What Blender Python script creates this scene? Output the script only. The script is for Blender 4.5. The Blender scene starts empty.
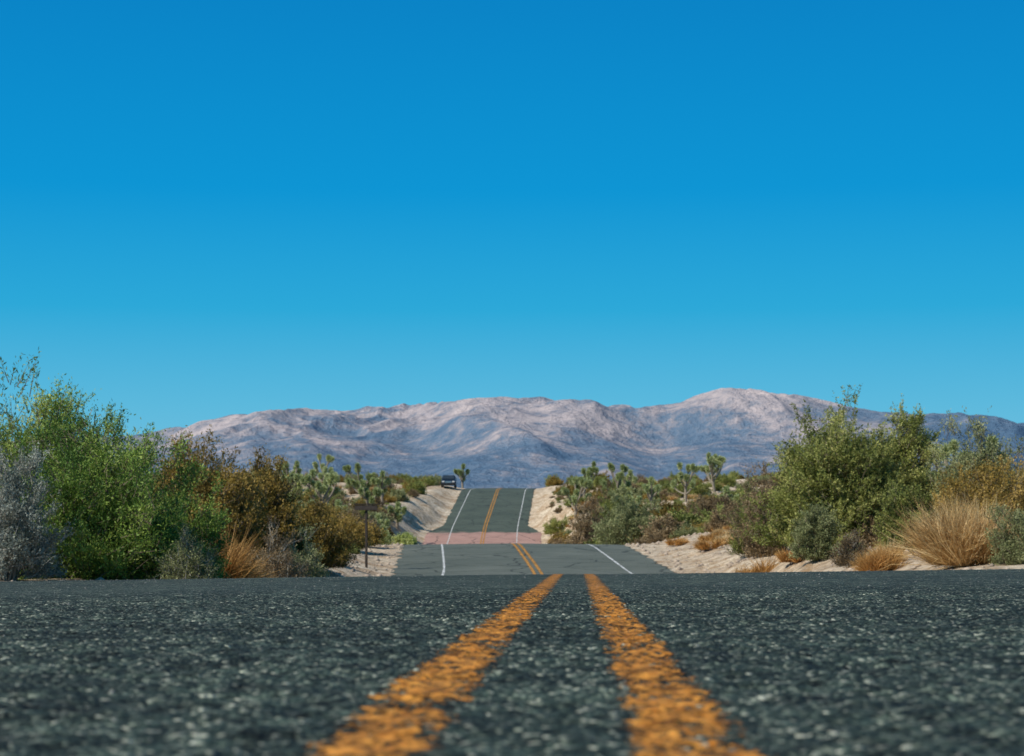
import bpy, math, numpy as np
from mathutils import Vector
RNG=np.random.default_rng(7)
scene=bpy.context.scene
# ------------------------------------------------------------------ helpers
def link(o,parent=None):
    scene.collection.objects.link(o)
    if parent: o.parent=parent
    return o
def mesh_np(name,verts,faces_list,mats,mat_idx=None,smooth=False,attrs=None):
    me=bpy.data.meshes.new(name)
    verts=np.asarray(verts,dtype=np.float32)
    me.vertices.add(len(verts)); me.vertices.foreach_set("co",verts.ravel())
    loops=np.concatenate([f.ravel() for f in faces_list]).astype(np.int32)
    tot=np.concatenate([np.full(len(f),f.shape[1]) for f in faces_list]).astype(np.int32)
    start=np.concatenate([[0],np.cumsum(tot)[:-1]]).astype(np.int32)
    me.loops.add(len(loops)); me.loops.foreach_set("vertex_index",loops)
    me.polygons.add(len(tot)); me.polygons.foreach_set("loop_start",start)
    for m in mats: me.materials.append(m)
    if mat_idx is not None: me.polygons.foreach_set("material_index",np.asarray(mat_idx,dtype=np.int32))
    if smooth: me.polygons.foreach_set("use_smooth",np.ones(len(tot),dtype=bool))
    me.update(calc_edges=True)
    if attrs:
        for k,v in attrs.items():
            a=me.attributes.new(k,'FLOAT','POINT'); a.data.foreach_set("value",np.asarray(v,dtype=np.float32))
    me.validate()
    return me
def obj(name,me,parent=None,loc=(0,0,0)):
    o=bpy.data.objects.new(name,me); o.location=loc; return link(o,parent)
def empty(name,loc=(0,0,0)):
    o=bpy.data.objects.new(name,None); o.location=loc; return link(o)
def grid_faces(nr,nc):
    i=np.arange(nr-1)[:,None]*nc+np.arange(nc-1)[None,:]
    i=i.ravel()
    return np.stack([i,i+1,i+nc+1,i+nc],1)
_perm=np.random.default_rng(3).permutation(512)
_ang=np.random.default_rng(4).random(512)*2*np.pi
def perlin(x,y,seed=0):
    xi=np.floor(x).astype(int); yi=np.floor(y).astype(int)
    xf=x-xi; yf=y-yi
    def g(a,b,dx,dy):
        h=_ang[(_perm[(_perm[(a+seed*37)%512]+b)%512])]
        return np.cos(h)*dx+np.sin(h)*dy
    u=xf*xf*xf*(xf*(xf*6-15)+10); v=yf*yf*yf*(yf*(yf*6-15)+10)
    a=g(xi,yi,xf,yf); b=g(xi+1,yi,xf-1,yf); c=g(xi,yi+1,xf,yf-1); d=g(xi+1,yi+1,xf-1,yf-1)
    return ((a*(1-u)+b*u)*(1-v)+(c*(1-u)+d*u)*v)*1.5
def fbm(x,y,oct=4,seed=0,gain=.5):
    s=0;a=1
    for i in range(oct):
        s=s+a*perlin(x*2**i,y*2**i,seed+i); a*=gain
    return s
def sm(e0,e1,x):
    t=np.clip((x-e0)/(e1-e0),0,1); return t*t*(3-2*t)
# ------------------------------------------------------------------ node helpers
def newmat(name):
    m=bpy.data.materials.new(name); m.use_nodes=True
    nt=m.node_tree; nt.nodes.clear()
    out=nt.nodes.new('ShaderNodeOutputMaterial')
    return m,nt,out
def N(nt,t,**kw):
    n=nt.nodes.new(t)
    for k,v in kw.items(): setattr(n,k,v)
    return n
def ramp(nt,fac,stops,interp='LINEAR'):
    r=nt.nodes.new('ShaderNodeValToRGB'); r.color_ramp.interpolation=interp
    e=r.color_ramp.elements
    e[0].position=stops[0][0]; e[0].color=(*stops[0][1],1)
    e[1].position=stops[-1][0]; e[1].color=(*stops[-1][1],1)
    for p,c in stops[1:-1]:
        k=e.new(p); k.color=(*c,1)
    nt.links.new(fac,r.inputs[0]); return r.outputs[0]
def mixc(nt,fac,a,b,bt='MIX'):
    m=nt.nodes.new('ShaderNodeMix'); m.data_type='RGBA'; m.blend_type=bt
    def s(sock,v):
        if isinstance(v,(tuple,list)): sock.default_value=(*v,1) if len(v)==3 else v
        elif isinstance(v,(int,float)): sock.default_value=v
        else: nt.links.new(v,sock)
    s(m.inputs[0],fac); s(m.inputs[6],a); s(m.inputs[7],b)
    return m.outputs[2]
def math_(nt,op,a,b=None,clamp=False):
    m=nt.nodes.new('ShaderNodeMath'); m.operation=op; m.use_clamp=clamp
    for i,v in enumerate((a,b)):
        if v is None: continue
        if isinstance(v,(int,float)): m.inputs[i].default_value=v
        else: nt.links.new(v,m.inputs[i])
    return m.outputs[0]
def noise(nt,co,scale,detail=3,rough=.5,out=0):
    n=N(nt,'ShaderNodeTexNoise'); n.inputs['Scale'].default_value=scale
    n.inputs['Detail'].default_value=detail; n.inputs['Roughness'].default_value=rough
    if co is not None: nt.links.new(co,n.inputs['Vector'])
    return n.outputs[out]
def mapr(nt,v,a,b,c=0.,d=1.):
    m=N(nt,'ShaderNodeMapRange')
    for k,x in zip(('From Min','From Max','To Min','To Max'),(a,b,c,d)): m.inputs[k].default_value=x
    nt.links.new(v,m.inputs['Value']); return m.outputs[0]
def geo_pos(nt): return nt.nodes.new('ShaderNodeNewGeometry').outputs['Position']
def simple(name,col,rough=.6,metal=0,var=.15,scale=6):
    m,nt,out=newmat(name)
    p=N(nt,'ShaderNodeBsdfPrincipled'); p.inputs['Roughness'].default_value=rough; p.inputs['Metallic'].default_value=metal
    tc=N(nt,'ShaderNodeTexCoord').outputs['Object']
    n=noise(nt,tc,scale,4)
    c=ramp(nt,n,[(.3,tuple(v*(1-var) for v in col)),(.7,tuple(min(1,v*(1+var)) for v in col))])
    nt.links.new(c,p.inputs['Base Color']); nt.links.new(p.outputs[0],out.inputs[0]); return m

# ------------------------------------------------------------------ road & ground shape
_y=np.arange(-60,420,.5)
def smoothed(kx,kz,sig):
    v=np.interp(_y,kx,kz); k=np.exp(-.5*(np.arange(-40,41)*.5/sig)**2); k/=k.sum()
    vp=np.concatenate([v[0]+(v[0]-v[1])*np.arange(40,0,-1),v,v[-1]+(v[-1]-v[-2])*np.arange(1,41)])
    return np.convolve(vp,k,'valid')
XC=smoothed([-60,18,30,50,75,91,120,160,195,210,248,270,300,420],
            [-.037-.0347*60,.588,1.0,1.25,.95,.25,-1.0,-2.6,-3.15,-3.0,-1.85,-1.1,0,0],3.0)
RZ=smoothed([-60,17.6,25,40,60,75,91,96,106,140,168,195,248,262,300,420],
            [-.15+.0189*60,-.484,-.86,-1.8,-2.3,-1.95,-1.17,-1.14,-1.9,-4.6,-4.6,-2.7,4.0,4.45,2.5,-8],1.6)
TZ=smoothed([-60,17.6,25,35,50,75,91,100,120,150,180,200,225,250,270,300,340,420],
            [-.15+.0189*60-.02,-.50,-.72,-1.0,-1.35,-1.7,-1.25,-1.25,-1.5,-1.2,-.1,1.0,2.8,4.6,4.9,4.4,2,-8],2.5)
HL=np.interp(_y,[-60,16,24,60,75,100,130,168,206,212,420],[9,9,4.6,5.0,5.6,5.4,4.8,6.2,6.2,4.7,4.7])
HR=np.interp(_y,[-60,17,26,60,75,100,130,168,206,212,420],[9,9,5.4,5.3,5.4,5.2,4.8,6.2,6.2,4.7,4.7])
def xc(y): return np.interp(y,_y,XC)
def cross(t,y):
    k=1-sm(20,40,y)
    return k*np.where(t<0,-.014*np.clip(-t-.4,0,9),.013*np.clip(t-.4,0,9))
def crown(t,y): return sm(40,70,y)*(-.012*np.abs(t))
def rz(t,y): return np.interp(y,_y,RZ)+cross(t,y)+crown(t,y)
def tz(t,y):
    y=np.asarray(y,float); t=np.asarray(t,float)
    z=np.interp(y,_y,TZ)
    far=sm(330,600,y); z=z*(1-far)+(-14)*far
    z=z+cross(t,y)*(1-sm(20,40,y))
    k=sm(30,50,y)*(1-sm(95,140,y))
    z=z+k*np.where(t>0,.12,.06)*np.clip(np.abs(t)-5.5,0,13)
    k2=sm(150,200,y)*(1-sm(280,340,y))
    z=z+k2*.02*np.clip(np.abs(t)-8,0,40)
    amp=sm(5,14,np.abs(t))*sm(18,60,y)
    z=z+amp*(.40*fbm(t/14+3.1,y/14,3)+.14*fbm(t/2.7,y/2.7,3,5))
    return z
def ground_t(t,y):
    hl=np.interp(y,_y,HL); hr=np.interp(y,_y,HR)
    d=np.where(t<0,-t-hl,t-hr)
    bw=np.interp(y,[0,90,110,180,210,300],[3,3,7,7,4,4])
    r=rz(t,y); T=tz(t,y)
    b=sm(0,1,(d+sm(.3,2,d)*.9*fbm(np.asarray(y)/5.,t/5.,2,17))/bw)
    z=r*(1-b)+T*b
    z=z-np.where(d<-.15,.12,.015)
    z=z+sm(.1,1.2,d)*.05*fbm(t*1.3,np.asarray(y)*.9,3,9)
    return z
def gz(x,y):
    return float(ground_t(np.array([x-xc(y)]),np.array([float(y)]))[0])

# ------------------------------------------------------------------ materials: ground
m_asph,nt,out=newmat('asphalt')
pos=geo_pos(nt)
v=N(nt,'ShaderNodeTexVoronoi'); v.inputs['Scale'].default_value=135; nt.links.new(pos,v.inputs['Vector'])
sep=N(nt,'ShaderNodeSeparateColor'); nt.links.new(v.outputs['Color'],sep.inputs[0])
c=ramp(nt,sep.outputs[0],[(0,(.006,.011,.010)),(.5,(.018,.030,.027)),(.78,(.044,.062,.054)),(.94,(.12,.14,.12)),(1,(.32,.33,.29))])
big=noise(nt,pos,.8,5,.6)
c=mixc(nt,1.0,c,ramp(nt,big,[(.3,(.70,.72,.72)),(.7,(1.35,1.32,1.25))]),'MULTIPLY')
c=mixc(nt,1.0,c,ramp(nt,noise(nt,pos,5,3,.6),[(.35,(.58,.60,.61)),(.65,(1.45,1.42,1.35))]),'MULTIPLY')
med=noise(nt,pos,22,4,.7)
c=mixc(nt,1.0,c,ramp(nt,med,[(.37,(.30,.33,.34)),(.64,(1.8,1.75,1.65))]),'MULTIPLY')
sy=N(nt,'ShaderNodeSeparateXYZ'); nt.links.new(pos,sy.inputs[0]); sY=sy.outputs['Y']
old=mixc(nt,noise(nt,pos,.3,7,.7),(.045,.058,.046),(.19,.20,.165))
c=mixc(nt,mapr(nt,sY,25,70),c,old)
dk=mixc(nt,noise(nt,pos,.35,7,.7),(.025,.038,.030),(.11,.13,.10))
red=mixc(nt,noise(nt,pos,.6,6,.7),(.24,.13,.10),(.48,.30,.25))
wob=math_(nt,'MULTIPLY',noise(nt,pos,.8,4),4.)
sw=math_(nt,'ADD',sY,wob)
c=mixc(nt,mapr(nt,sw,160,163),c,red); c=mixc(nt,mapr(nt,sw,207,208.5),c,dk)
w=N(nt,'ShaderNodeTexVoronoi'); w.feature='DISTANCE_TO_EDGE'; w.inputs['Scale'].default_value=.3
wp=N(nt,'ShaderNodeVectorMath'); wp.operation='ADD'; nt.links.new(pos,wp.inputs[0]); nt.links.new(noise(nt,pos,.7,4,.6,1),wp.inputs[1])
nt.links.new(wp.outputs[0],w.inputs['Vector'])
cr=math_(nt,'MULTIPLY',math_(nt,'LESS_THAN',w.outputs['Distance'],.014),math_(nt,'GREATER_THAN',sY,30.))
c=mixc(nt,math_(nt,'MULTIPLY',cr,.75),c,(.018,.022,.02))
h=math_(nt,'ADD',math_(nt,'MULTIPLY',v.outputs['Distance'],-.7),math_(nt,'MULTIPLY',sep.outputs[1],.6))
h=math_(nt,'ADD',h,math_(nt,'MULTIPLY',med,1.4))
b=N(nt,'ShaderNodeBump'); b.inputs['Strength'].default_value=1; b.inputs['Distance'].default_value=.007
nt.links.new(h,b.inputs['Height'])
p=N(nt,'ShaderNodeBsdfPrincipled'); p.inputs['Roughness'].default_value=.85; p.inputs['Specular IOR Level'].default_value=.2
nt.links.new(c,p.inputs['Base Color']); nt.links.new(b.outputs[0],p.inputs['Normal']); nt.links.new(p.outputs[0],out.inputs[0])

def paint_mat(name,c0,c1,wear,scl=1.0,ek=.36):
    m,nt,out=newmat(name)
    pos=geo_pos(nt)
    u=N(nt,'ShaderNodeAttribute',attribute_name='edge').outputs['Fac']
    n1=noise(nt,pos,75*scl,4,.75); n2=noise(nt,pos,9*scl,4,.65)
    s=math_(nt,'ADD',math_(nt,'MULTIPLY',n1,.65),math_(nt,'MULTIPLY',n2,.35))
    e=math_(nt,'MULTIPLY',math_(nt,'SUBTRACT',1.0,u),ek)
    e=math_(nt,'MULTIPLY',e,math_(nt,'MULTIPLY',math_(nt,'SUBTRACT',1.0,u),math_(nt,'SUBTRACT',1.0,u)))
    d=math_(nt,'SUBTRACT',s,math_(nt,'ADD',wear,e))
    fac=math_(nt,'MULTIPLY',d,18,True)
    v=N(nt,'ShaderNodeTexVoronoi'); v.inputs['Scale'].default_value=120; nt.links.new(pos,v.inputs['Vector'])
    sep=N(nt,'ShaderNodeSeparateColor'); nt.links.new(v.outputs['Color'],sep.inputs[0])
    col=mixc(nt,sep.outputs[0],c0,c1)
    col=mixc(nt,1.0,col,ramp(nt,noise(nt,pos,30*scl,5,.75),[(.40,(.22,.22,.22)),(.58,(1.1,1.1,1.1))]),'MULTIPLY')
    p=N(nt,'ShaderNodeBsdfPrincipled'); p.inputs['Roughness'].default_value=.8; p.inputs['Specular IOR Level'].default_value=.2
    nt.links.new(col,p.inputs['Base Color'])
    b=N(nt,'ShaderNodeBump'); b.inputs['Strength'].default_value=.8; b.inputs['Distance'].default_value=.005
    nt.links.new(sep.outputs[1],b.inputs['Height']); nt.links.new(b.outputs[0],p.inputs['Normal'])
    tr=N(nt,'ShaderNodeBsdfTransparent'); mx=N(nt,'ShaderNodeMixShader')
    nt.links.new(fac,mx.inputs[0]); nt.links.new(tr.outputs[0],mx.inputs[1]); nt.links.new(p.outputs[0],mx.inputs[2])
    nt.links.new(mx.outputs[0],out.inputs[0]); return m
m_yel=paint_mat('yellow_paint',(.46,.16,.018),(.66,.29,.05),.442,1.,.30)
m_yel2=paint_mat('yellow_paint_far',(.50,.22,.035),(.60,.30,.07),.38,.25)
m_wht=paint_mat('white_paint',(.60,.60,.57),(.8,.8,.77),.39,.2)

m_sand,nt,out=newmat('desert_sand')
pos=geo_pos(nt)
n1=noise(nt,pos,.35,6,.6); n2=noise(nt,pos,2.6,7,.75)
c=ramp(nt,n1,[(.3,(.40,.28,.18)),(.5,(.57,.45,.32)),(.7,(.68,.57,.43))])
c=mixc(nt,1.0,c,ramp(nt,n2,[(.36,(.45,.40,.35)),(.55,(1.08,1.08,1.06))]),'MULTIPLY')
n3=noise(nt,pos,.9,6,.75)
c=mixc(nt,ramp(nt,n3,[(.51,(0,0,0)),(.61,(.8,.8,.8))]),c,(.30,.175,.075))
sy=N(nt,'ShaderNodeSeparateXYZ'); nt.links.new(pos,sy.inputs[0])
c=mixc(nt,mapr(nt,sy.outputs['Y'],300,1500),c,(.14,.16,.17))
p=N(nt,'ShaderNodeBsdfPrincipled'); p.inputs['Roughness'].default_value=.95
b=N(nt,'ShaderNodeBump'); b.inputs['Strength'].default_value=1; b.inputs['Distance'].default_value=.16
nt.links.new(n2,b.inputs['Height']); nt.links.new(b.outputs[0],p.inputs['Normal'])
nt.links.new(c,p.inputs['Base Color']); nt.links.new(p.outputs[0],out.inputs[0])

# ------------------------------------------------------------------ ground sheet
tf=np.arange(-32,32.01,.45)
g=np.cumsum(.5*1.13**np.arange(0,60)); g=g[g<9000]
ts=np.concatenate([-(32+g)[::-1],tf,32+g])
ys=np.concatenate([-60-np.cumsum(4*1.2**np.arange(18))[::-1],np.arange(-60,-2,4),np.arange(-2,110,.6),np.arange(110,340,1.5),340+np.cumsum(3*1.09**np.arange(70))])
ys=ys[ys<14000]
Tg,Yg=np.meshgrid(ts,ys)
Zg=ground_t(Tg,Yg)
Xg=Tg+xc(Yg)
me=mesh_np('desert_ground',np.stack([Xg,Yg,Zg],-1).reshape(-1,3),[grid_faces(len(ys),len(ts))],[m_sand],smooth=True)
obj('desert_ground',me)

# ------------------------------------------------------------------ road
road=empty('asphalt_road')
def strip(name,ya,tfun0,tfun1,nt_,mat,dz,parent,edge=False):
    w=np.linspace(0,1,nt_)[None,:]
    t=tfun0(ya)[:,None]*(1-w)+tfun1(ya)[:,None]*w
    Y=np.repeat(ya[:,None],nt_,1)
    Z=rz(t,Y)+dz
    V=np.stack([t+xc(Y),Y,Z],-1).reshape(-1,3)
    at=None
    if edge: at={'edge':np.repeat(1-np.abs(2*w-1),len(ya),0).ravel()}
    me=mesh_np(name,V,[grid_faces(len(ya),nt_)],[mat],smooth=True,attrs=at)
    return obj(name,me,parent)
def rag(y,s): return (.25*perlin(y*.9,y*0+s,s)+.16*perlin(y*3.1,y*0+s,s+1))*sm(20,30,y)
hl=lambda y:-np.interp(y,_y,HL)+rag(y,3)
hr=lambda y:np.interp(y,_y,HR)+rag(y,8)
P0,P1,PT=.6,10.5,2.9
C=lambda v:(lambda y:np.full(len(y),v))
strip('surface_behind',np.linspace(-60,P0,60),hl,hr,30,m_asph,0,road)
strip('surface_edge_l',np.linspace(P0,P1,20),hl,C(-PT),10,m_asph,0,road)
strip('surface_edge_r',np.linspace(P0,P1,20),C(PT),hr,10,m_asph,0,road)
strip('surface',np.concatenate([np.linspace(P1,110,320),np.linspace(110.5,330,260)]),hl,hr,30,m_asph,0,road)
d=.0085
st=np.arange(-PT,PT+1e-6,d); sy_=np.arange(P0,P1+1e-6,d); sy_[-1]=P1
R,Cn=len(sy_),len(st)
def band(sig,seed):
    a=np.random.default_rng(seed).standard_normal((R,Cn)); F=np.fft.rfft2(a)
    fy=np.fft.fftfreq(R)[:,None]; fx=np.fft.rfftfreq(Cn)[None,:]
    F*=np.exp(-2*(np.pi*sig)**2*(fx**2+fy**2)); a=np.fft.irfft2(F,s=(R,Cn)); return a/a.std()
H=.0013*np.clip(band(.7,1),-2,2.2)+.0016*band(1.8,2)+.0015*band(7,3)
fx_=np.minimum(1,np.minimum(np.arange(Cn),np.arange(Cn)[::-1])/60.)[None,:]
fy_=(1-sm(5.5,P1,sy_))[:,None]*np.minimum(1,np.arange(R)/20.)[:,None]
H=H*fx_*fy_
TT,YY=np.meshgrid(st,sy_)
V=np.stack([TT+xc(YY),YY,rz(TT,YY)+H],-1)
obj('surface_aggregate',mesh_np('surface_aggregate',V.reshape(-1,3),[grid_faces(R,Cn)],[m_asph],smooth=True),road)
LW=.072
for nm,tc in (('yellow_line_l',-.130),('yellow_line_r',.130)):
    j=np.where(np.abs(st-tc)<=LW+d)[0]
    Vl=V[:,j].copy(); Vl[...,2]+=.0012
    e=np.clip(1-np.abs(st[j]-tc)/LW,0,1)
    me=mesh_np(nm,Vl.reshape(-1,3),[grid_faces(R,len(j))],[m_yel],smooth=True,attrs={'edge':np.tile(e,R)})
    obj(nm+'_relief',me,road)
    strip(nm+'_near',np.linspace(-40,P0,40),C(tc-LW),C(tc+LW),5,m_yel,.004,road,True)
    strip(nm+'_mid',np.linspace(P1,40,90),C(tc-LW),C(tc+LW),5,m_yel,.002,road,True)
    strip(nm+'_far',np.linspace(40,320,330),C(tc*1.05-.10),C(tc*1.05+.10),5,m_yel2,.006,road,True)
for nm,tc in (('white_line_l',-3.6),('white_line_r',3.6)):
    strip(nm,np.linspace(52,320,320),C(tc-.075),C(tc+.075),5,m_wht,.006,road,True)
def pebbles(name,pts,size,mat,parent=None):
    base=np.array([[1,0,0],[-1,0,0],[0,1,0],[0,-1,0],[0,0,1],[0,0,-1]],float)
    f=np.array([[0,2,4],[2,1,4],[1,3,4],[3,0,4],[2,0,5],[1,2,5],[3,1,5],[0,3,5]])
    n=len(pts); r=np.random.default_rng(5)
    s=size[:,None,None]*(0.6+.7*r.random((n,6,1)))
    a=r.random(n)*6.28; ca,sa=np.cos(a)[:,None],np.sin(a)[:,None]
    b=base[None]*s; b[...,2]*=.6
    x=b[...,0]*ca-b[...,1]*sa; y=b[...,0]*sa+b[...,1]*ca
    Vp=np.stack([x,y,b[...,2]],-1)+pts[:,None,:]
    F=f[None]+6*np.arange(n)[:,None,None]
    return obj(name,mesh_np(name,Vp.reshape(-1,3),[F.reshape(-1,3)],[mat]),parent)
m_peb=simple('gravel_stone',(.14,.14,.125),.8,0,.6,40)
n=6000; py_=P0+ (20-P0)*RNG.random(n)**.6; pt_=(RNG.random(n)*2-1)*6
pz=rz(pt_,py_)+.0005
pebbles('loose_gravel',np.stack([pt_+xc(py_),py_,pz],1),(.0018+.006*RNG.random(n)**4)*(.7+py_/22),m_peb)
n=9000; py_=24+90*RNG.random(n); sd=np.where(RNG.random(n)<.5,-1,1); pt_=sd*(np.interp(py_,_y,HL)+.1+8*RNG.random(n)**1.3)
pz=ground_t(pt_,py_)
m_rock=simple('sand_rock',(.36,.28,.21),.9,0,.4,5)
pebbles('roadside_stones',np.stack([pt_+xc(py_),py_,pz],1),.02+.18*RNG.random(n)**7,m_rock)

# ------------------------------------------------------------------ mountains
sil=np.array([(-500,470),(-200,445),(0,440),(110,436),(150,432),(190,424),(225,415),(262,410),(300,407),(345,410),(385,405),(430,403),(470,397),(505,396),(560,398),(600,401),(640,407),(672,404),(700,393),(728,385),(760,390),(790,393),(815,397),(850,406),(890,412),(930,413),(965,412),(1000,417),(1040,422),(1200,430),(1600,455)],float)
us=np.linspace(-.75,.75,1900); yr=np.linspace(5200,10200,420)
U,Yr=np.meshgrid(us,yr); X=U*Yr
wx=X+200*fbm(X/1400,Yr/1400,3,21)+40*fbm(X/300,Yr/300,2,51); wy=Yr+200*fbm(X/1400+9,Yr/1400,3,31)
def ridged(x,y,o,seed,g=.5,off=.004):
    s=0;a=1;w=1
    for i in range(o):
        r=np.clip(1-np.sqrt(perlin(x*2**i,y*2**i,seed+i)**2+off),0,1); r=r**1.6*w; s=s+a*r; w=np.clip(r*1.5,0,1); a*=g
    return s/1.9
Rm=ridged(wx/1350,wy/2300,6,11,.47)
rampy=sm(5300,8800,Yr)**.85*(1-.6*sm(9200,10500,Yr))
Z=rampy*(.52+.58*Rm)+ .16*sm(5300,6000,Yr)*ridged(wx/800,wy/1000,5,40,.47)*(1-rampy)
ratio=(Z/Yr).max(0); tgt=(520-np.interp(us*1900+512,sil[:,0],sil[:,1]))/1900
k=np.exp(-.5*(np.arange(-20,21)/6.)**2); k/=k.sum()
S=np.convolve(np.pad(tgt/ratio,20,'edge'),k,'valid')
Z=np.nan_to_num(Z*S[None,:]-4)
m_mt,nt,out=newmat('mountain_rock_haze_tint')
pos=geo_pos(nt)
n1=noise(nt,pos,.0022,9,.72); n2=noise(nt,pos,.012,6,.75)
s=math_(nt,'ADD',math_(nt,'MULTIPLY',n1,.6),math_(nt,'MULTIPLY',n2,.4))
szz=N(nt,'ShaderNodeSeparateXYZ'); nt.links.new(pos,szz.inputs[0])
s=math_(nt,'ADD',s,mapr(nt,szz.outputs['Z'],120,480,-.085,.02))  # lower slopes shifted to bluer stops, haze painted by height
s=math_(nt,'ADD',s,mapr(nt,szz.outputs['X'],1500,2000,0,-.16))  # right end shifted to darker blue, painted as hazier and less lit
c=ramp(nt,s,[(.34,(.09,.16,.25)),(.43,(.15,.215,.30)),(.485,(.28,.285,.33)),(.535,(.46,.40,.41)),(.63,(.62,.52,.50))])  # rock colours with blue aerial haze and bluish shade painted in
p=N(nt,'ShaderNodeBsdfPrincipled'); p.inputs['Roughness'].default_value=1; p.inputs['Specular IOR Level'].default_value=.1
b=N(nt,'ShaderNodeBump'); b.inputs['Strength'].default_value=1; b.inputs['Distance'].default_value=50
nt.links.new(n2,b.inputs['Height']); nt.links.new(b.outputs[0],p.inputs['Normal'])
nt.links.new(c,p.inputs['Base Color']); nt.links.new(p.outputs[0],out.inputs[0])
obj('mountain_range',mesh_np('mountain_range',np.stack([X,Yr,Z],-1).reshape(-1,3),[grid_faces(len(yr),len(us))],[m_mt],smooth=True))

# ------------------------------------------------------------------ vegetation
def leafmat(name,stops,trans=.22,rough=.6):
    m,nt,out=newmat(name)
    a=N(nt,'ShaderNodeAttribute',attribute_name='tint').outputs['Fac']
    oi=N(nt,'ShaderNodeObjectInfo').outputs['Random']
    a=math_(nt,'ADD',a,math_(nt,'MULTIPLY',math_(nt,'SUBTRACT',oi,.5),.3))
    c=ramp(nt,a,stops)
    p=N(nt,'ShaderNodeBsdfPrincipled'); p.inputs['Roughness'].default_value=rough; p.inputs['Specular IOR Level'].default_value=.3
    nt.links.new(c,p.inputs['Base Color'])
    t=N(nt,'ShaderNodeBsdfTranslucent'); nt.links.new(c,t.inputs[0])
    mx=N(nt,'ShaderNodeMixShader'); mx.inputs[0].default_value=trans
    nt.links.new(p.outputs[0],mx.inputs[1]); nt.links.new(t.outputs[0],mx.inputs[2]); nt.links.new(mx.outputs[0],out.inputs[0])
    return m
M={}
M['green']=leafmat('leaf_green',[(0,(.025,.06,.012)),(.45,(.11,.20,.03)),(.8,(.27,.37,.06)),(1,(.46,.52,.14))])
M['lime']=leafmat('leaf_lime',[(0,(.07,.12,.02)),(.5,(.30,.36,.07)),(1,(.62,.65,.25))])
M['olive']=leafmat('leaf_olive',[(0,(.04,.055,.012)),(.5,(.20,.23,.05)),(.85,(.42,.42,.12)),(1,(.60,.55,.22))])
M['rust']=leafmat('leaf_rust',[(0,(.05,.035,.008)),(.5,(.22,.155,.028)),(.8,(.38,.25,.05)),(1,(.55,.37,.11))])
M['grey']=leafmat('leaf_grey',[(0,(.08,.10,.085)),(.5,(.20,.23,.19)),(1,(.42,.44,.37))])
M['sage']=leafmat('leaf_sage',[(0,(.06,.075,.03)),(.5,(.22,.24,.095)),(1,(.45,.45,.22))])
M['brown']=leafmat('leaf_brown',[(0,(.05,.035,.018)),(.5,(.20,.14,.07)),(1,(.42,.30,.16))])
M['gold']=leafmat('dry_grass',[(0,(.24,.13,.045)),(.5,(.64,.42,.17)),(1,(.90,.70,.38))],.3)
M['orange']=leafmat('dry_grass_orange',[(0,(.20,.09,.025)),(.5,(.52,.28,.08)),(1,(.78,.48,.18))],.3)
M['yucca']=leafmat('yucca_leaf',[(0,(.12,.16,.06)),(.5,(.33,.39,.15)),(1,(.60,.62,.34))],.15,.5)
m_twig=simple('bark_twig',(.14,.105,.07),.85,0,.3,8)
m_twig2=simple('bark_grey',(.26,.24,.20),.85,0,.3,8)

def unit(v): return v/np.maximum(np.linalg.norm(v,axis=-1,keepdims=True),1e-9)
def tubes(paths,rad,K=4):
    n,P,_=paths.shape
    d=np.gradient(paths,axis=1); d=unit(d)
    ref=np.where(np.abs(d[...,2:3])>.9,np.array([1.,0,0]),np.array([0,0,1.]))
    a=unit(np.cross(d,ref)); b=np.cross(d,a)
    th=np.arange(K)*2*np.pi/K
    V=paths[:,:,None]+rad[:,:,None,None]*(np.cos(th)[:,None]*a[:,:,None]+np.sin(th)[:,None]*b[:,:,None])
    i=(np.arange(n)[:,None,None]*P+np.arange(P-1)[None,:,None])*K
    k=np.arange(K)[None,None,:]; k2=(k+1)%K
    F=np.stack([i+k,i+k2,i+K+k2,i+K+k],-1)
    return V.reshape(-1,3),F.reshape(-1,4)
def leaves(base,dirs,L,W,rng):
    n=len(base)
    side=unit(np.cross(dirs,unit(rng.standard_normal((n,3)))))
    mid=base+dirs*(L*.5)[:,None]
    V=np.stack([base,mid+side*(W*.5)[:,None],base+dirs*L[:,None],mid-side*(W*.5)[:,None]],1)
    F=np.arange(n*4).reshape(n,4)
    return V.reshape(-1,3),F
def assemble(name,parts,mats):
    Vs=[];Fs=[];mi=[];ti=[];o=0
    for V,F,m,t in parts:
        Vs.append(V);Fs.append(F+o);mi.append(np.full(len(F),m));ti.append(t if np.ndim(t) else np.full(len(V),t));o+=len(V)
    return mesh_np(name,np.concatenate(Vs),Fs,mats,np.concatenate(mi),attrs={'tint':np.concatenate(ti)})
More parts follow.
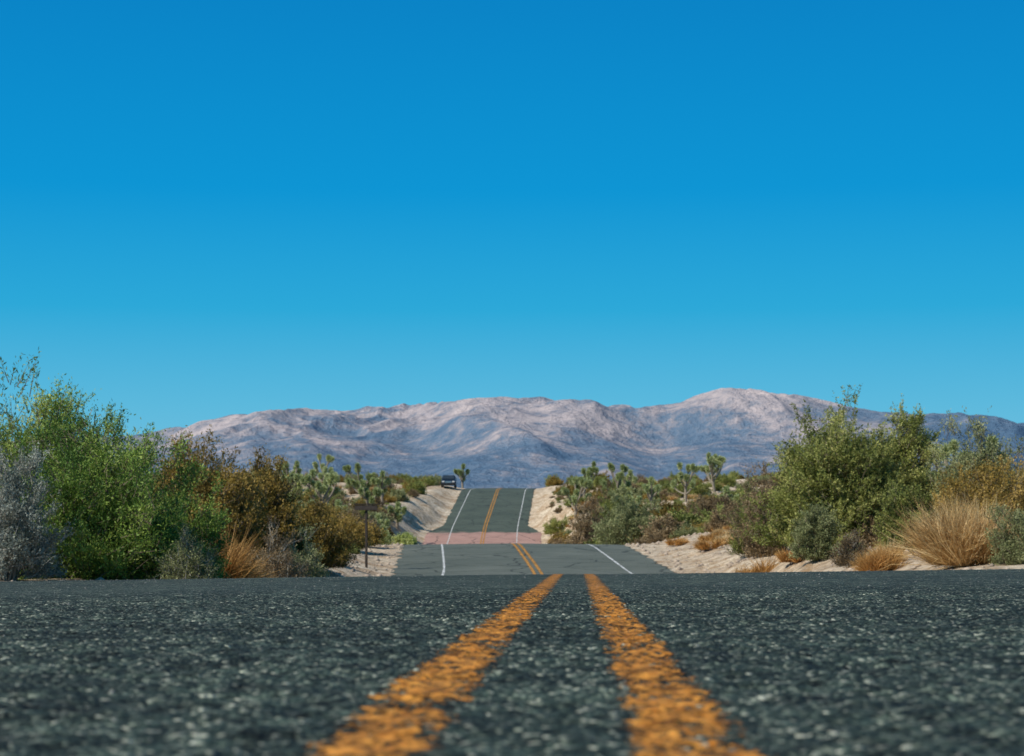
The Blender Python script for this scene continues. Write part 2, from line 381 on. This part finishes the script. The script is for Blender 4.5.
def bush(name,seed,rx,ry,h,mat,nc=120,tw=7,lv=16,L=.06,W=.022,twl=.45,pinch=.55,rough=.3,up=.5,stems=22,twig=None,lobes=1.6,fill=.5,leanx=0.):
    r=np.random.default_rng(seed)
    d=r.standard_normal((nc,3)); d[:,2]=np.abs(d[:,2])*.9; d=unit(d)
    out=1+rough*fbm(d[:,0]*lobes+seed*1.7,d[:,2]*lobes+d[:,1]*lobes+seed,3,seed%50)*1.3
    rad=(fill+(1-fill)*r.random(nc)**.6)*out
    pz=np.clip(d[:,2]*rad,.04,1.12)
    pin=pinch+(1-pinch)*np.clip(pz/.4,0,1)
    sc=.9
    Cc=np.stack([d[:,0]*rad*rx*pin+leanx*pz,d[:,1]*rad*ry*pin,pz*h],1)*sc
    ns=min(stems,nc); idx=r.choice(nc,ns,replace=False)
    b0=np.stack([r.normal(0,rx*.08,ns),r.normal(0,ry*.08,ns),np.full(ns,-.08)],1)
    tp=np.linspace(0,1,7)[None,:,None]
    e=Cc[idx]; c1=b0*.5+e*.5; c1[:,2]=e[:,2]*.62; c1[:,:2]*=.8
    path=(1-tp)**2*b0[:,None]+2*tp*(1-tp)*c1[:,None]+tp**2*e[:,None]
    path+=r.normal(0,.025*h/2,path.shape)*tp*(1-tp)*3
    r0=.012*h*(0.6+.8*r.random(ns))
    sv,sf=tubes(path,r0[:,None]*(1-.8*np.linspace(0,1,7))[None],4)
    nt_=nc*tw; c=np.repeat(Cc,tw,0); clt=np.repeat(r.random(nc),tw)
    outd=unit(c*np.array([1/rx,1/ry,.8/h])+np.array([0,0,up*.5]))
    td=unit(outd+.65*r.standard_normal((nt_,3))+np.array([0,0,up]))
    tl=twl*(.4+.7*r.random(nt_)+.7*r.random(nt_)**5)
    s0=c+r.normal(0,.085*min(rx,h),c.shape)*np.array([1,1,.6])-td*tl[:,None]*.4
    s0[:,2]=np.maximum(s0[:,2],.02)
    side=unit(np.cross(td,r.standard_normal((nt_,3))))
    tw_w=.004+.0015*h
    e1=s0+td*tl[:,None]
    tV=np.stack([s0-side*tw_w,s0+side*tw_w,e1],1).reshape(-1,3); tF=np.arange(nt_*3).reshape(-1,3)
    q=r.random((nt_,lv))*.95+.08
    base=s0[:,None]+td[:,None]*(tl[:,None]*q)[...,None]+r.normal(0,.028,(nt_,lv,3))*min(1,twl/.4)
    ld=unit(td[:,None]*.8+r.standard_normal((nt_,lv,3))*.75+np.array([0,0,.15]))
    base=base.reshape(-1,3); ld=ld.reshape(-1,3); nl=len(base)
    keep=base[:,2]>.0
    tint=np.clip(.10+.55*np.repeat(clt,lv)+.36*r.random(nl),0,1)
    base,ld,tint=base[keep],ld[keep],tint[keep]; nl=len(base)
    lV,lF=leaves(base,ld,L*(.6+.8*r.random(nl)),W*(.6+.8*r.random(nl)),r)
    return assemble(name,[(sv,sf,1,0.),(tV,tF,1,0.),(lV,lF,0,np.repeat(tint,4))],[M[mat],twig or m_twig])
def grass(name,seed,r0,h,mat,n=2600,w=.008):
    r=np.random.default_rng(seed)
    nt_=max(4,n//260); ta=r.random(nt_)*6.283; tr=r0*.62*np.sqrt(r.random(nt_)); th=.55+.5*r.random(nt_)
    ti=r.integers(nt_,size=n); a=r.random(n)*6.283; rr=r0*.16*np.sqrt(r.random(n))
    b=np.stack([np.cos(ta[ti])*tr[ti]+np.cos(a)*rr,np.sin(ta[ti])*tr[ti]+np.sin(a)*rr,np.zeros(n)],1)
    lean=np.stack([np.cos(ta[ti])*tr[ti]/r0*.45+np.cos(a)*.28,np.sin(ta[ti])*tr[ti]/r0*.45+np.sin(a)*.28,np.ones(n)],1)
    d=unit(lean+.38*r.standard_normal((n,3)))
    l=h*th[ti]*(.45+.6*r.random(n))
    side=unit(np.cross(d,r.standard_normal((n,3))))
    m=b+d*(l*.55)[:,None]; hor=d.copy(); hor[:,2]=0
    e=m+unit(d+hor*.9+.55*r.standard_normal((n,3)))*(l*.45)[:,None]
    V=np.stack([b-side*w*.5,b+side*w*.5,m+side*w*.45,m-side*w*.45,e],1)
    i=5*np.arange(n)[:,None]
    F4=i+np.array([[0,1,2,3]]); F3=i+np.array([[3,2,4]])
    t=np.clip(.5+.28*r.standard_normal(n)+.35*(r.random(nt_)[ti]-.5),0,1)
    return mesh_np(name,V.reshape(-1,3),[F4,F3],[M[mat]],attrs={'tint':np.repeat(t,5)})
def rosette(r,c,rad,n,w,axis=np.array([0,0,1.])):
    d=unit(r.standard_normal((n,3))+axis*.75)
    L=rad*(.75+.35*r.random(n))
    V,F=leaves(np.repeat(c[None],n,0),d,L,np.full(n,w),r)
    return V,F,np.repeat(.3+.6*r.random(n),4)
m_jtrunk=simple('joshua_bark',(.24,.20,.15),.95,0,.35,9)
def joshua(name,seed,h,nb=7):
    r=np.random.default_rng(seed); parts=[]; paths=[]; rads=[]
    tips=[]
    tp=np.linspace(0,1,7)[:,None]
    top=np.array([r.normal(0,.1),r.normal(0,.1),h*.45])
    trunk=np.array([0,0,-.2])*(1-tp)+top*tp; paths.append(trunk); rads.append(np.linspace(.19,.14,7))
    for i in range(nb):
        a=i*6.283/nb+r.normal(0,.4); s=trunk[r.integers(3,7)]
        reach=h*(.14+.22*r.random()); e=s+np.array([math.cos(a)*reach,math.sin(a)*reach,h*(.18+.36*r.random())])
        e[2]=min(e[2],h*.92)
        c=(s+e)/2+np.array([math.cos(a)*reach*.35,math.sin(a)*reach*.35,-.08*h])
        p=(1-tp)**2*s+2*tp*(1-tp)*c+tp**2*e; paths.append(p); rads.append(np.linspace(.1,.07,7)); tips.append((e,unit(e-c)))
        if r.random()<.6:
            s2=p[4]; a2=a+r.normal(0,1.2); e2=s2+np.array([math.cos(a2)*.14*h,math.sin(a2)*.14*h,.16*h])
            paths.append(s2*(1-tp)+e2*tp); rads.append(np.linspace(.08,.06,7)); tips.append((e2,unit(e2-s2)))
    tips.append((top+np.array([0,0,.18*h]),np.array([0,0,1.]))); paths.append(top*(1-tp)+tips[-1][0]*tp); rads.append(np.linspace(.1,.06,7))
    V,F=tubes(np.array(paths),np.array(rads),6); parts.append((V,F,1,0.))
    for e,ax in tips:
        for q in (0,.12,.26):
            v,f,t=rosette(r,e-ax*q*1.3,.43-.3*q*.6,130,.065,ax); parts.append((v,f,0,t))
    return assemble(name,parts,[M['yucca'],m_jtrunk])
def yucca(name,seed,h):
    r=np.random.default_rng(seed); v,f,t=rosette(r,np.array([0,0,.08]),h,170,.05,np.array([0,0,.8])); v[:,2]=np.maximum(v[:,2],0)
    return assemble(name,[(v,f,0,t)],[M['yucca']])
sid=[100]
def put_bush(name,x,y,ztop,rx,mat,**kw):
    z=gz(x,y); h=ztop-z; sid[0]+=1
    return obj(name,bush(name,sid[0],rx,rx*kw.pop('ryk',1.0),h,mat,**kw),loc=(x,y,z))
def put_grass(name,x,y,ztop,r0,mat,n=2600,w=.012):
    z=gz(x,y); sid[0]+=1
    return obj(name,grass(name,sid[0],r0*1.15,(ztop-z)*1.05,mat,n,w),loc=(x,y,z-.02))
# left group
put_bush('palo_verde_tree',-7.5,31,2.25,1.9,'lime',nc=250,tw=9,lv=26,L=.075,W=.02,twl=.75,rough=.4,up=.75,pinch=.5,stems=40,fill=.35)
put_bush('green_shrub',-5.75,27,1.3,1.3,'green',nc=380,tw=10,lv=30,L=.048,W=.017,twl=.42,rough=.5,pinch=.9,stems=30,lobes=2.4)
put_bush('green_shrub',-6.9,28.5,1.65,1.15,'green',nc=300,tw=10,lv=28,L=.048,W=.017,twl=.48,rough=.5,pinch=.9,stems=30,lobes=2.4)
put_bush('green_shrub',-4.85,28.5,.55,.6,'green',nc=120,tw=8,lv=22,L=.045,W=.017,twl=.35,rough=.4,pinch=.9)
put_bush('grey_sagebrush',-6.6,25,.82,.6,'grey',nc=220,tw=9,lv=16,L=.04,W=.014,twl=.3,pinch=.9,twig=m_twig2,stems=30,rough=.45)
put_bush('grey_sagebrush',-4.45,26,-.1,.36,'sage',nc=110,tw=9,lv=12,L=.03,W=.013,twl=.24,pinch=.9,twig=m_twig2)
put_bush('rust_creosote_bush',-6.25,38,1.65,1.45,'rust',nc=420,tw=9,lv=24,L=.055,W=.025,twl=.45,pinch=.8,up=.8,stems=34,rough=.2,lobes=2.4)
put_bush('rust_creosote_bush',-5.2,40,1.45,.95,'rust',nc=260,tw=9,lv=22,L=.055,W=.025,twl=.45,pinch=.8,up=.8,stems=30,rough=.2)
put_grass('dry_grass_clump',-4.75,31,.14,.42,'orange',4200)
put_bush('brown_brush',-4.45,36,-.05,.55,'brown',nc=130,tw=8,lv=14,L=.035,W=.016,twl=.3,pinch=.9,twig=m_twig2)
put_bush('sage_shrub',-4.15,38,-.2,.5,'sage',nc=130,tw=8,lv=14,L=.04,W=.018,twl=.28,pinch=.9,twig=m_twig2)
put_bush('rust_creosote_bush',-6.3,60,.7,1.3,'rust',nc=240,tw=8,lv=18,L=.07,W=.03,twl=.45,pinch=.8,up=.7)
put_bush('brown_brush',-8.0,58,.8,1.2,'brown',nc=200,tw=8,lv=16,L=.07,W=.03,twl=.45,pinch=.8,up=.7)
put_bush('olive_shrub',-8.6,70,1.2,1.3,'olive',nc=220,tw=8,lv=18,L=.08,W=.034,twl=.5,pinch=.8)
put_bush('rust_creosote_bush',-7.6,84,.3,1.5,'rust',nc=200,tw=8,lv=16,L=.08,W=.034,twl=.45,pinch=.8,up=.7)
put_bush('brown_brush',-8.6,100,.5,1.7,'brown',nc=200,tw=8,lv=14,L=.09,W=.04,twl=.45,pinch=.8,up=.7)
put_bush('rust_creosote_bush',-10.6,112,.9,1.8,'rust',nc=200,tw=8,lv=14,L=.1,W=.045,twl=.45,pinch=.8,up=.7)
put_bush('sage_shrub',-5.4,97,-.7,.6,'lime',nc=90,tw=7,lv=12,L=.07,W=.03,twl=.3,pinch=.9)
# right group
put_bush('large_olive_shrub',10.6,62,3.75,2.4,'olive',nc=620,tw=9,lv=28,L=.08,W=.036,twl=.6,rough=.28,pinch=.8,up=.55,stems=40,lobes=2.6)
put_bush('large_olive_shrub',13.3,64,3.75,1.25,'olive',nc=280,tw=9,lv=24,L=.08,W=.036,twl=.6,rough=.35,pinch=.7,up=.8,stems=30,lobes=2.4)
put_bush('olive_shrub',14.9,60,2.9,1.5,'sage',nc=240,tw=9,lv=16,L=.08,W=.032,twl=.7,rough=.5,pinch=.6,up=.9,stems=30)
put_bush('rust_creosote_bush',13.9,55,1.7,1.7,'rust',nc=280,tw=8,lv=18,L=.07,W=.03,twl=.5,pinch=.8,up=.7,stems=30)
put_bush('olive_shrub',11.7,56,1.0,1.1,'olive',nc=220,tw=8,lv=20,L=.065,W=.03,twl=.4,pinch=.9)
put_bush('brown_brush',8.9,67,1.7,1.0,'brown',nc=170,tw=8,lv=14,L=.075,W=.03,twl=.6,pinch=.6,up=.9,rough=.5)
put_bush('olive_shrub',9.4,74,1.5,1.0,'olive',nc=140,tw=8,lv=14,L=.075,W=.034,twl=.45,pinch=.8)
put_bush('green_shrub',8.95,56,.45,.7,'sage',nc=170,tw=8,lv=18,L=.06,W=.028,twl=.36,pinch=.9)
put_bush('rust_creosote_bush',16.6,58,1.5,1.6,'brown',nc=240,tw=8,lv=16,L=.07,W=.03,twl=.5,pinch=.8,up=.7)
put_bush('dark_shrub',10.25,38,.38,.75,'sage',nc=200,tw=9,lv=16,L=.045,W=.018,twl=.3,pinch=.9,twig=m_twig,rough=.45)
put_grass('dry_grass_clump',9.6,40,.66,.9,'gold',12000,.014)
put_grass('dry_grass_clump',10.6,43,.3,.7,'gold',5000,.013)
put_grass('dry_grass_clump',8.5,44,-.38,.38,'orange',2400,.014)
put_grass('dry_grass_clump',9.2,47,-.35,.4,'gold',1800)
for x,y,zt in ((8.6,82,-.75),(9.6,84,-.5),(10.4,80,-.35),(9.0,88,-.6),(10.8,88,-.2),(8.9,60,-.75),(7.9,62,-1.1),(9.9,72,-.4),(7.9,90,-.8),(9.8,91,-.4)):
    put_grass('dry_grass_clump',x,y,zt+.12,.6,'orange' if x<9.5 else 'gold',1400,.022)
put_bush('brown_brush',8.9,50,-.3,.5,'brown',nc=90,tw=8,lv=12,L=.05,W=.02,twl=.3,pinch=.9,twig=m_twig2)
z=gz(9.6,54); obj('yucca_plant',yucca('yucca_plant',3,.62),loc=(9.6,54,z))
put_bush('sage_shrub',6.9,112,1.65,2.1,'sage',nc=260,tw=8,lv=16,L=.11,W=.05,twl=.5,pinch=.85)
put_bush('rust_creosote_bush',12.6,118,1.7,2.0,'brown',nc=240,tw=8,lv=16,L=.11,W=.05,twl=.5,pinch=.85)
put_bush('rust_creosote_bush',9.9,122,1.3,1.8,'rust',nc=220,tw=8,lv=16,L=.11,W=.05,twl=.5,pinch=.85)
put_bush('rust_creosote_bush',6.0,150,2.0,2.0,'brown',nc=200,tw=8,lv=14,L=.13,W=.06,twl=.5,pinch=.85)
put_bush('olive_shrub',8.6,158,3.0,2.2,'olive',nc=200,tw=8,lv=14,L=.13,W=.06,twl=.5,pinch=.85)
# joshua trees
JM=[joshua('joshua_tree',s,1.0*hh,nb) for s,hh,nb in ((11,4.4,7),(12,3.6,6),(13,4.8,8),(14,2.8,5))]
jl=[(6.6,198,0),(11.5,185,3),(-6.9,266,1),(-22,165,0),(-17.5,175,2),(-26,170,2),(-20.5,135,3),(-14,205,1),(-31,190,0),(23,92,1),(24.6,105,0),(19.5,170,1),(30,190,2),(14.5,235,3),(-24,240,0),(-15.2,165,3),(-19,190,1),(-24,205,2),(-13.2,150,3),(-12.5,178,3),(-16.8,148,3),(-21.5,156,1),(14.2,192,1),(8.2,215,1),(18.8,206,0),(24,225,2),(-18,160,3),(-28,215,1),(-11.5,168,3),(-17,215,0),(-22,225,1),(-14.5,190,1),(-11.8,195,3),(12,215,0),(10,240,1)]
for x,y,k in jl:
    o=obj('joshua_tree',JM[k],loc=(x,y,gz(x,y))); o.rotation_euler[2]=RNG.random()*6
# scattered scrub (instanced mass)
scrub=empty('desert_scrub')
kinds=[('rust',.8),('brown',.8),('olive',.8),('sage',.6),('sage',.45),('olive',.95),('brown',.45),('rust',.6),('lime',.4),('brown',.7)]
SM=[bush('scrub_bush_%d'%i,500+i,1.1,1.1,1.7*hk,mt,nc=85,tw=7,lv=12,L=.11,W=.055,twl=.5,pinch=.8,up=.6,stems=14,rough=.45) for i,(mt,hk) in enumerate(kinds)]
GM=[grass('scrub_grass_%d'%i,600+i,.7,.7,mt,900,.03) for i,mt in enumerate(('gold','orange'))]
def scatter(n,y0,y1,tmin,tmax,meshes,s0,s1,side=0,thr=-.2,pw=1.4):
    for i in range(n):
        y=y0+(y1-y0)*RNG.random(); sgn=side if side else (-1 if RNG.random()<.5 else 1)
        t=tmin+(tmax-tmin)*RNG.random()**pw
        if y<100: lim=10.2 if sgn>0 else 7.4
        elif y<180: lim=8.2 if sgn<0 else 7.2
        else: lim=9.0 if sgn<0 else 6.8
        if t<lim: continue
        t*=sgn
        if fbm(np.array([t/11.]),np.array([y/11.]),2,70)[0]<thr: continue
        x=t+xc(y); s=s0+(s1-s0)*RNG.random()**1.5
        o=bpy.data.objects.new('scrub',meshes[RNG.integers(len(meshes))]); o.location=(x,y,gz(x,y)-.03)
        o.scale=(s*(.9+.3*RNG.random()),s*(.9+.3*RNG.random()),s); o.rotation_euler[2]=RNG.random()*6.28
        link(o,scrub)
scatter(300,66,120,6.5,30,SM,.45,1.1)
scatter(420,115,200,8,40,SM,.45,1.15,-1,-.4,1.2)
scatter(380,100,200,7,45,SM,.5,1.2,1,-.4,1.2)
scatter(400,200,275,9,90,SM,.5,1.25,-1,-.4)
scatter(400,200,275,6.6,90,SM,.5,1.25,1,-.4)
scatter(550,60,240,6,50,GM,.6,1.5)
scatter(120,34,62,8,22,SM,.4,.9)
scatter(160,36,70,8,20,GM,.5,1.)
scatter(300,62,240,6.5,18,SM,.15,.4,0,-9)

# ------------------------------------------------------------------ roadside sign
import bmesh
def box(name,size,loc,mat,parent,bev=.02,rot=None):
    bm=bmesh.new(); bmesh.ops.create_cube(bm,size=1)
    for v in bm.verts: v.co=Vector((v.co.x*size[0],v.co.y*size[1],v.co.z*size[2]))
    bmesh.ops.bevel(bm,geom=bm.edges[:],offset=bev,segments=2,affect='EDGES')
    me=bpy.data.meshes.new(name); bm.to_mesh(me); bm.free(); me.materials.append(mat)
    o=obj(name,me,parent,loc)
    if rot: o.rotation_euler=rot
    return o
m_wood=simple('weathered_wood',(.045,.032,.024),.8,0,.3,12)
sx,sy0=-5.75,75; sg=empty('roadside_sign',(sx,sy0,gz(sx,sy0)))
top=.68-sg.location.z
box('post',(.10,.10,top-.1),(0,0,(top-.1)/2-.1),m_wood,sg)
box('board',(.9,.06,.20),(0,-.085,top-.20),m_wood,sg,.015)
box('cap',(1.0,.22,.05),(0,-.03,top-.06),m_wood,sg)
# ------------------------------------------------------------------ car
m_car=simple('car_paint_dark_blue',(.02,.035,.06),.3,.3,.05,2)
m_glass=simple('car_glass',(.03,.04,.05),.08,0,.05,2)
m_tyre=simple('tyre_rubber',(.02,.02,.02),.8,0,.1,9)
m_light=simple('headlight_lens',(.75,.75,.72),.2,0,.05,4)
m_chrome=simple('chrome_trim',(.5,.5,.5),.3,.9,.05,4)
car=empty('parked_car',(-8.3,250,gz(-8.3,250)+.02))
def prof(name,pts,w0,mat,parent,tap=None,bev=.05):
    bm=bmesh.new(); rows=[]
    for s in (-1,1):
        rows.append([bm.verts.new((s*w0*(tap(p) if tap else 1),p[0],p[1])) for p in pts])
    bm.faces.new(rows[0]); bm.faces.new(rows[1][::-1])
    for i in range(len(pts)):
        j=(i+1)%len(pts); bm.faces.new((rows[0][j],rows[0][i],rows[1][i],rows[1][j]))
    bmesh.ops.recalc_face_normals(bm,faces=bm.faces[:])
    bmesh.ops.bevel(bm,geom=bm.edges[:],offset=bev,segments=2,affect='EDGES')
    me=bpy.data.meshes.new(name); bm.to_mesh(me); bm.free(); me.materials.append(mat); return obj(name,me,parent)
prof('body',[(-2.25,.35),(-2.3,.62),(-2.2,.92),(-1.1,1.08),(2.2,1.12),(2.3,.8),(2.25,.35)],.94,m_car,car)
prof('cabin',[(-1.15,1.07),(-.45,1.66),(1.75,1.70),(2.15,1.10)],.88,m_car,car,lambda p:1 if p[1]<1.2 else .84)
box('windshield',(1.4,.03,.66),(0,-.83,1.385),m_glass,car,.01,(math.radians(-50),0,0))
for s in (-1,1):
    box('side_window',(.03,1.9,.38),(s*.84,.55,1.38),m_glass,car,.01,(0,math.radians(-13*s),0))
    box('headlight',(.34,.08,.15),(s*.66,-2.27,.78),m_light,car,.02)
    box('mirror',(.16,.1,.12),(s*1.02,-.85,1.15),m_car,car,.03)
    for yy in (-1.45,1.45):
        for nm,rr,ww,mt in (('wheel',.36,.24,m_tyre),('hub',.2,.26,m_chrome)):
            bm=bmesh.new(); bmesh.ops.create_cone(bm,cap_ends=True,segments=24,radius1=rr,radius2=rr,depth=ww)
            me=bpy.data.meshes.new(nm); bm.to_mesh(me); bm.free(); me.materials.append(mt)
            o=obj(nm,me,car,(s*.84,yy,.36)); o.rotation_euler=(0,math.pi/2,0)
box('grille',(.8,.06,.2),(0,-2.29,.74),m_chrome,car,.02)
box('bumper',(1.8,.14,.2),(0,-2.29,.45),m_tyre,car,.05)

# ------------------------------------------------------------------ light, sky, camera
sun_dir=Vector((-.60,-.36,.71)).normalized()
el=math.asin(sun_dir.z); az=math.atan2(sun_dir.x,sun_dir.y)
L=bpy.data.lights.new('sun','SUN'); L.energy=5.0; L.angle=math.radians(.53); L.color=(1,.96,.87)
so=obj('sun',L); so.rotation_euler=sun_dir.to_track_quat('Z','Y').to_euler()
w=bpy.data.worlds.new("World"); scene.world=w; w.use_nodes=True
nt=w.node_tree; nt.nodes.clear()
wo=nt.nodes.new('ShaderNodeOutputWorld'); bg=nt.nodes.new('ShaderNodeBackground')
sk=nt.nodes.new('ShaderNodeTexSky'); sk.sky_type='NISHITA'; sk.sun_disc=False
sk.sun_elevation=el; sk.sun_rotation=az; sk.dust_density=.2; sk.ozone_density=4; sk.air_density=1
tc=nt.nodes.new('ShaderNodeTexCoord'); sp=nt.nodes.new('ShaderNodeSeparateXYZ'); nt.links.new(tc.outputs['Generated'],sp.inputs[0])
rc=ramp(nt,sp.outputs[2],[(0,(2.1,5.5,7.3)),(.06,(1.0,4.8,7.2)),(.11,(.2,3.9,6.9)),(.17,(0,3.0,6.6)),(.26,(0,2.3,5.7)),(.6,(0,1.1,3.0))])
cc=mixc(nt,.98,sk.outputs[0],rc)
nt.links.new(cc,bg.inputs[0]); bg.inputs[1].default_value=.1
nt.links.new(bg.outputs[0],wo.inputs[0])
cam=bpy.data.cameras.new('camera'); co=obj('camera',cam,loc=(0,0,0)); scene.camera=co
co.rotation_euler=(math.radians(90),0,0)
cam.sensor_width=36; cam.lens=1900/1024*36; cam.shift_y=142/1024
cam.clip_start=.05; cam.clip_end=30000
cam.dof.use_dof=True; cam.dof.focus_distance=9; cam.dof.aperture_fstop=10
scene.view_settings.view_transform='Standard'; scene.view_settings.look='None'; scene.view_settings.exposure=0
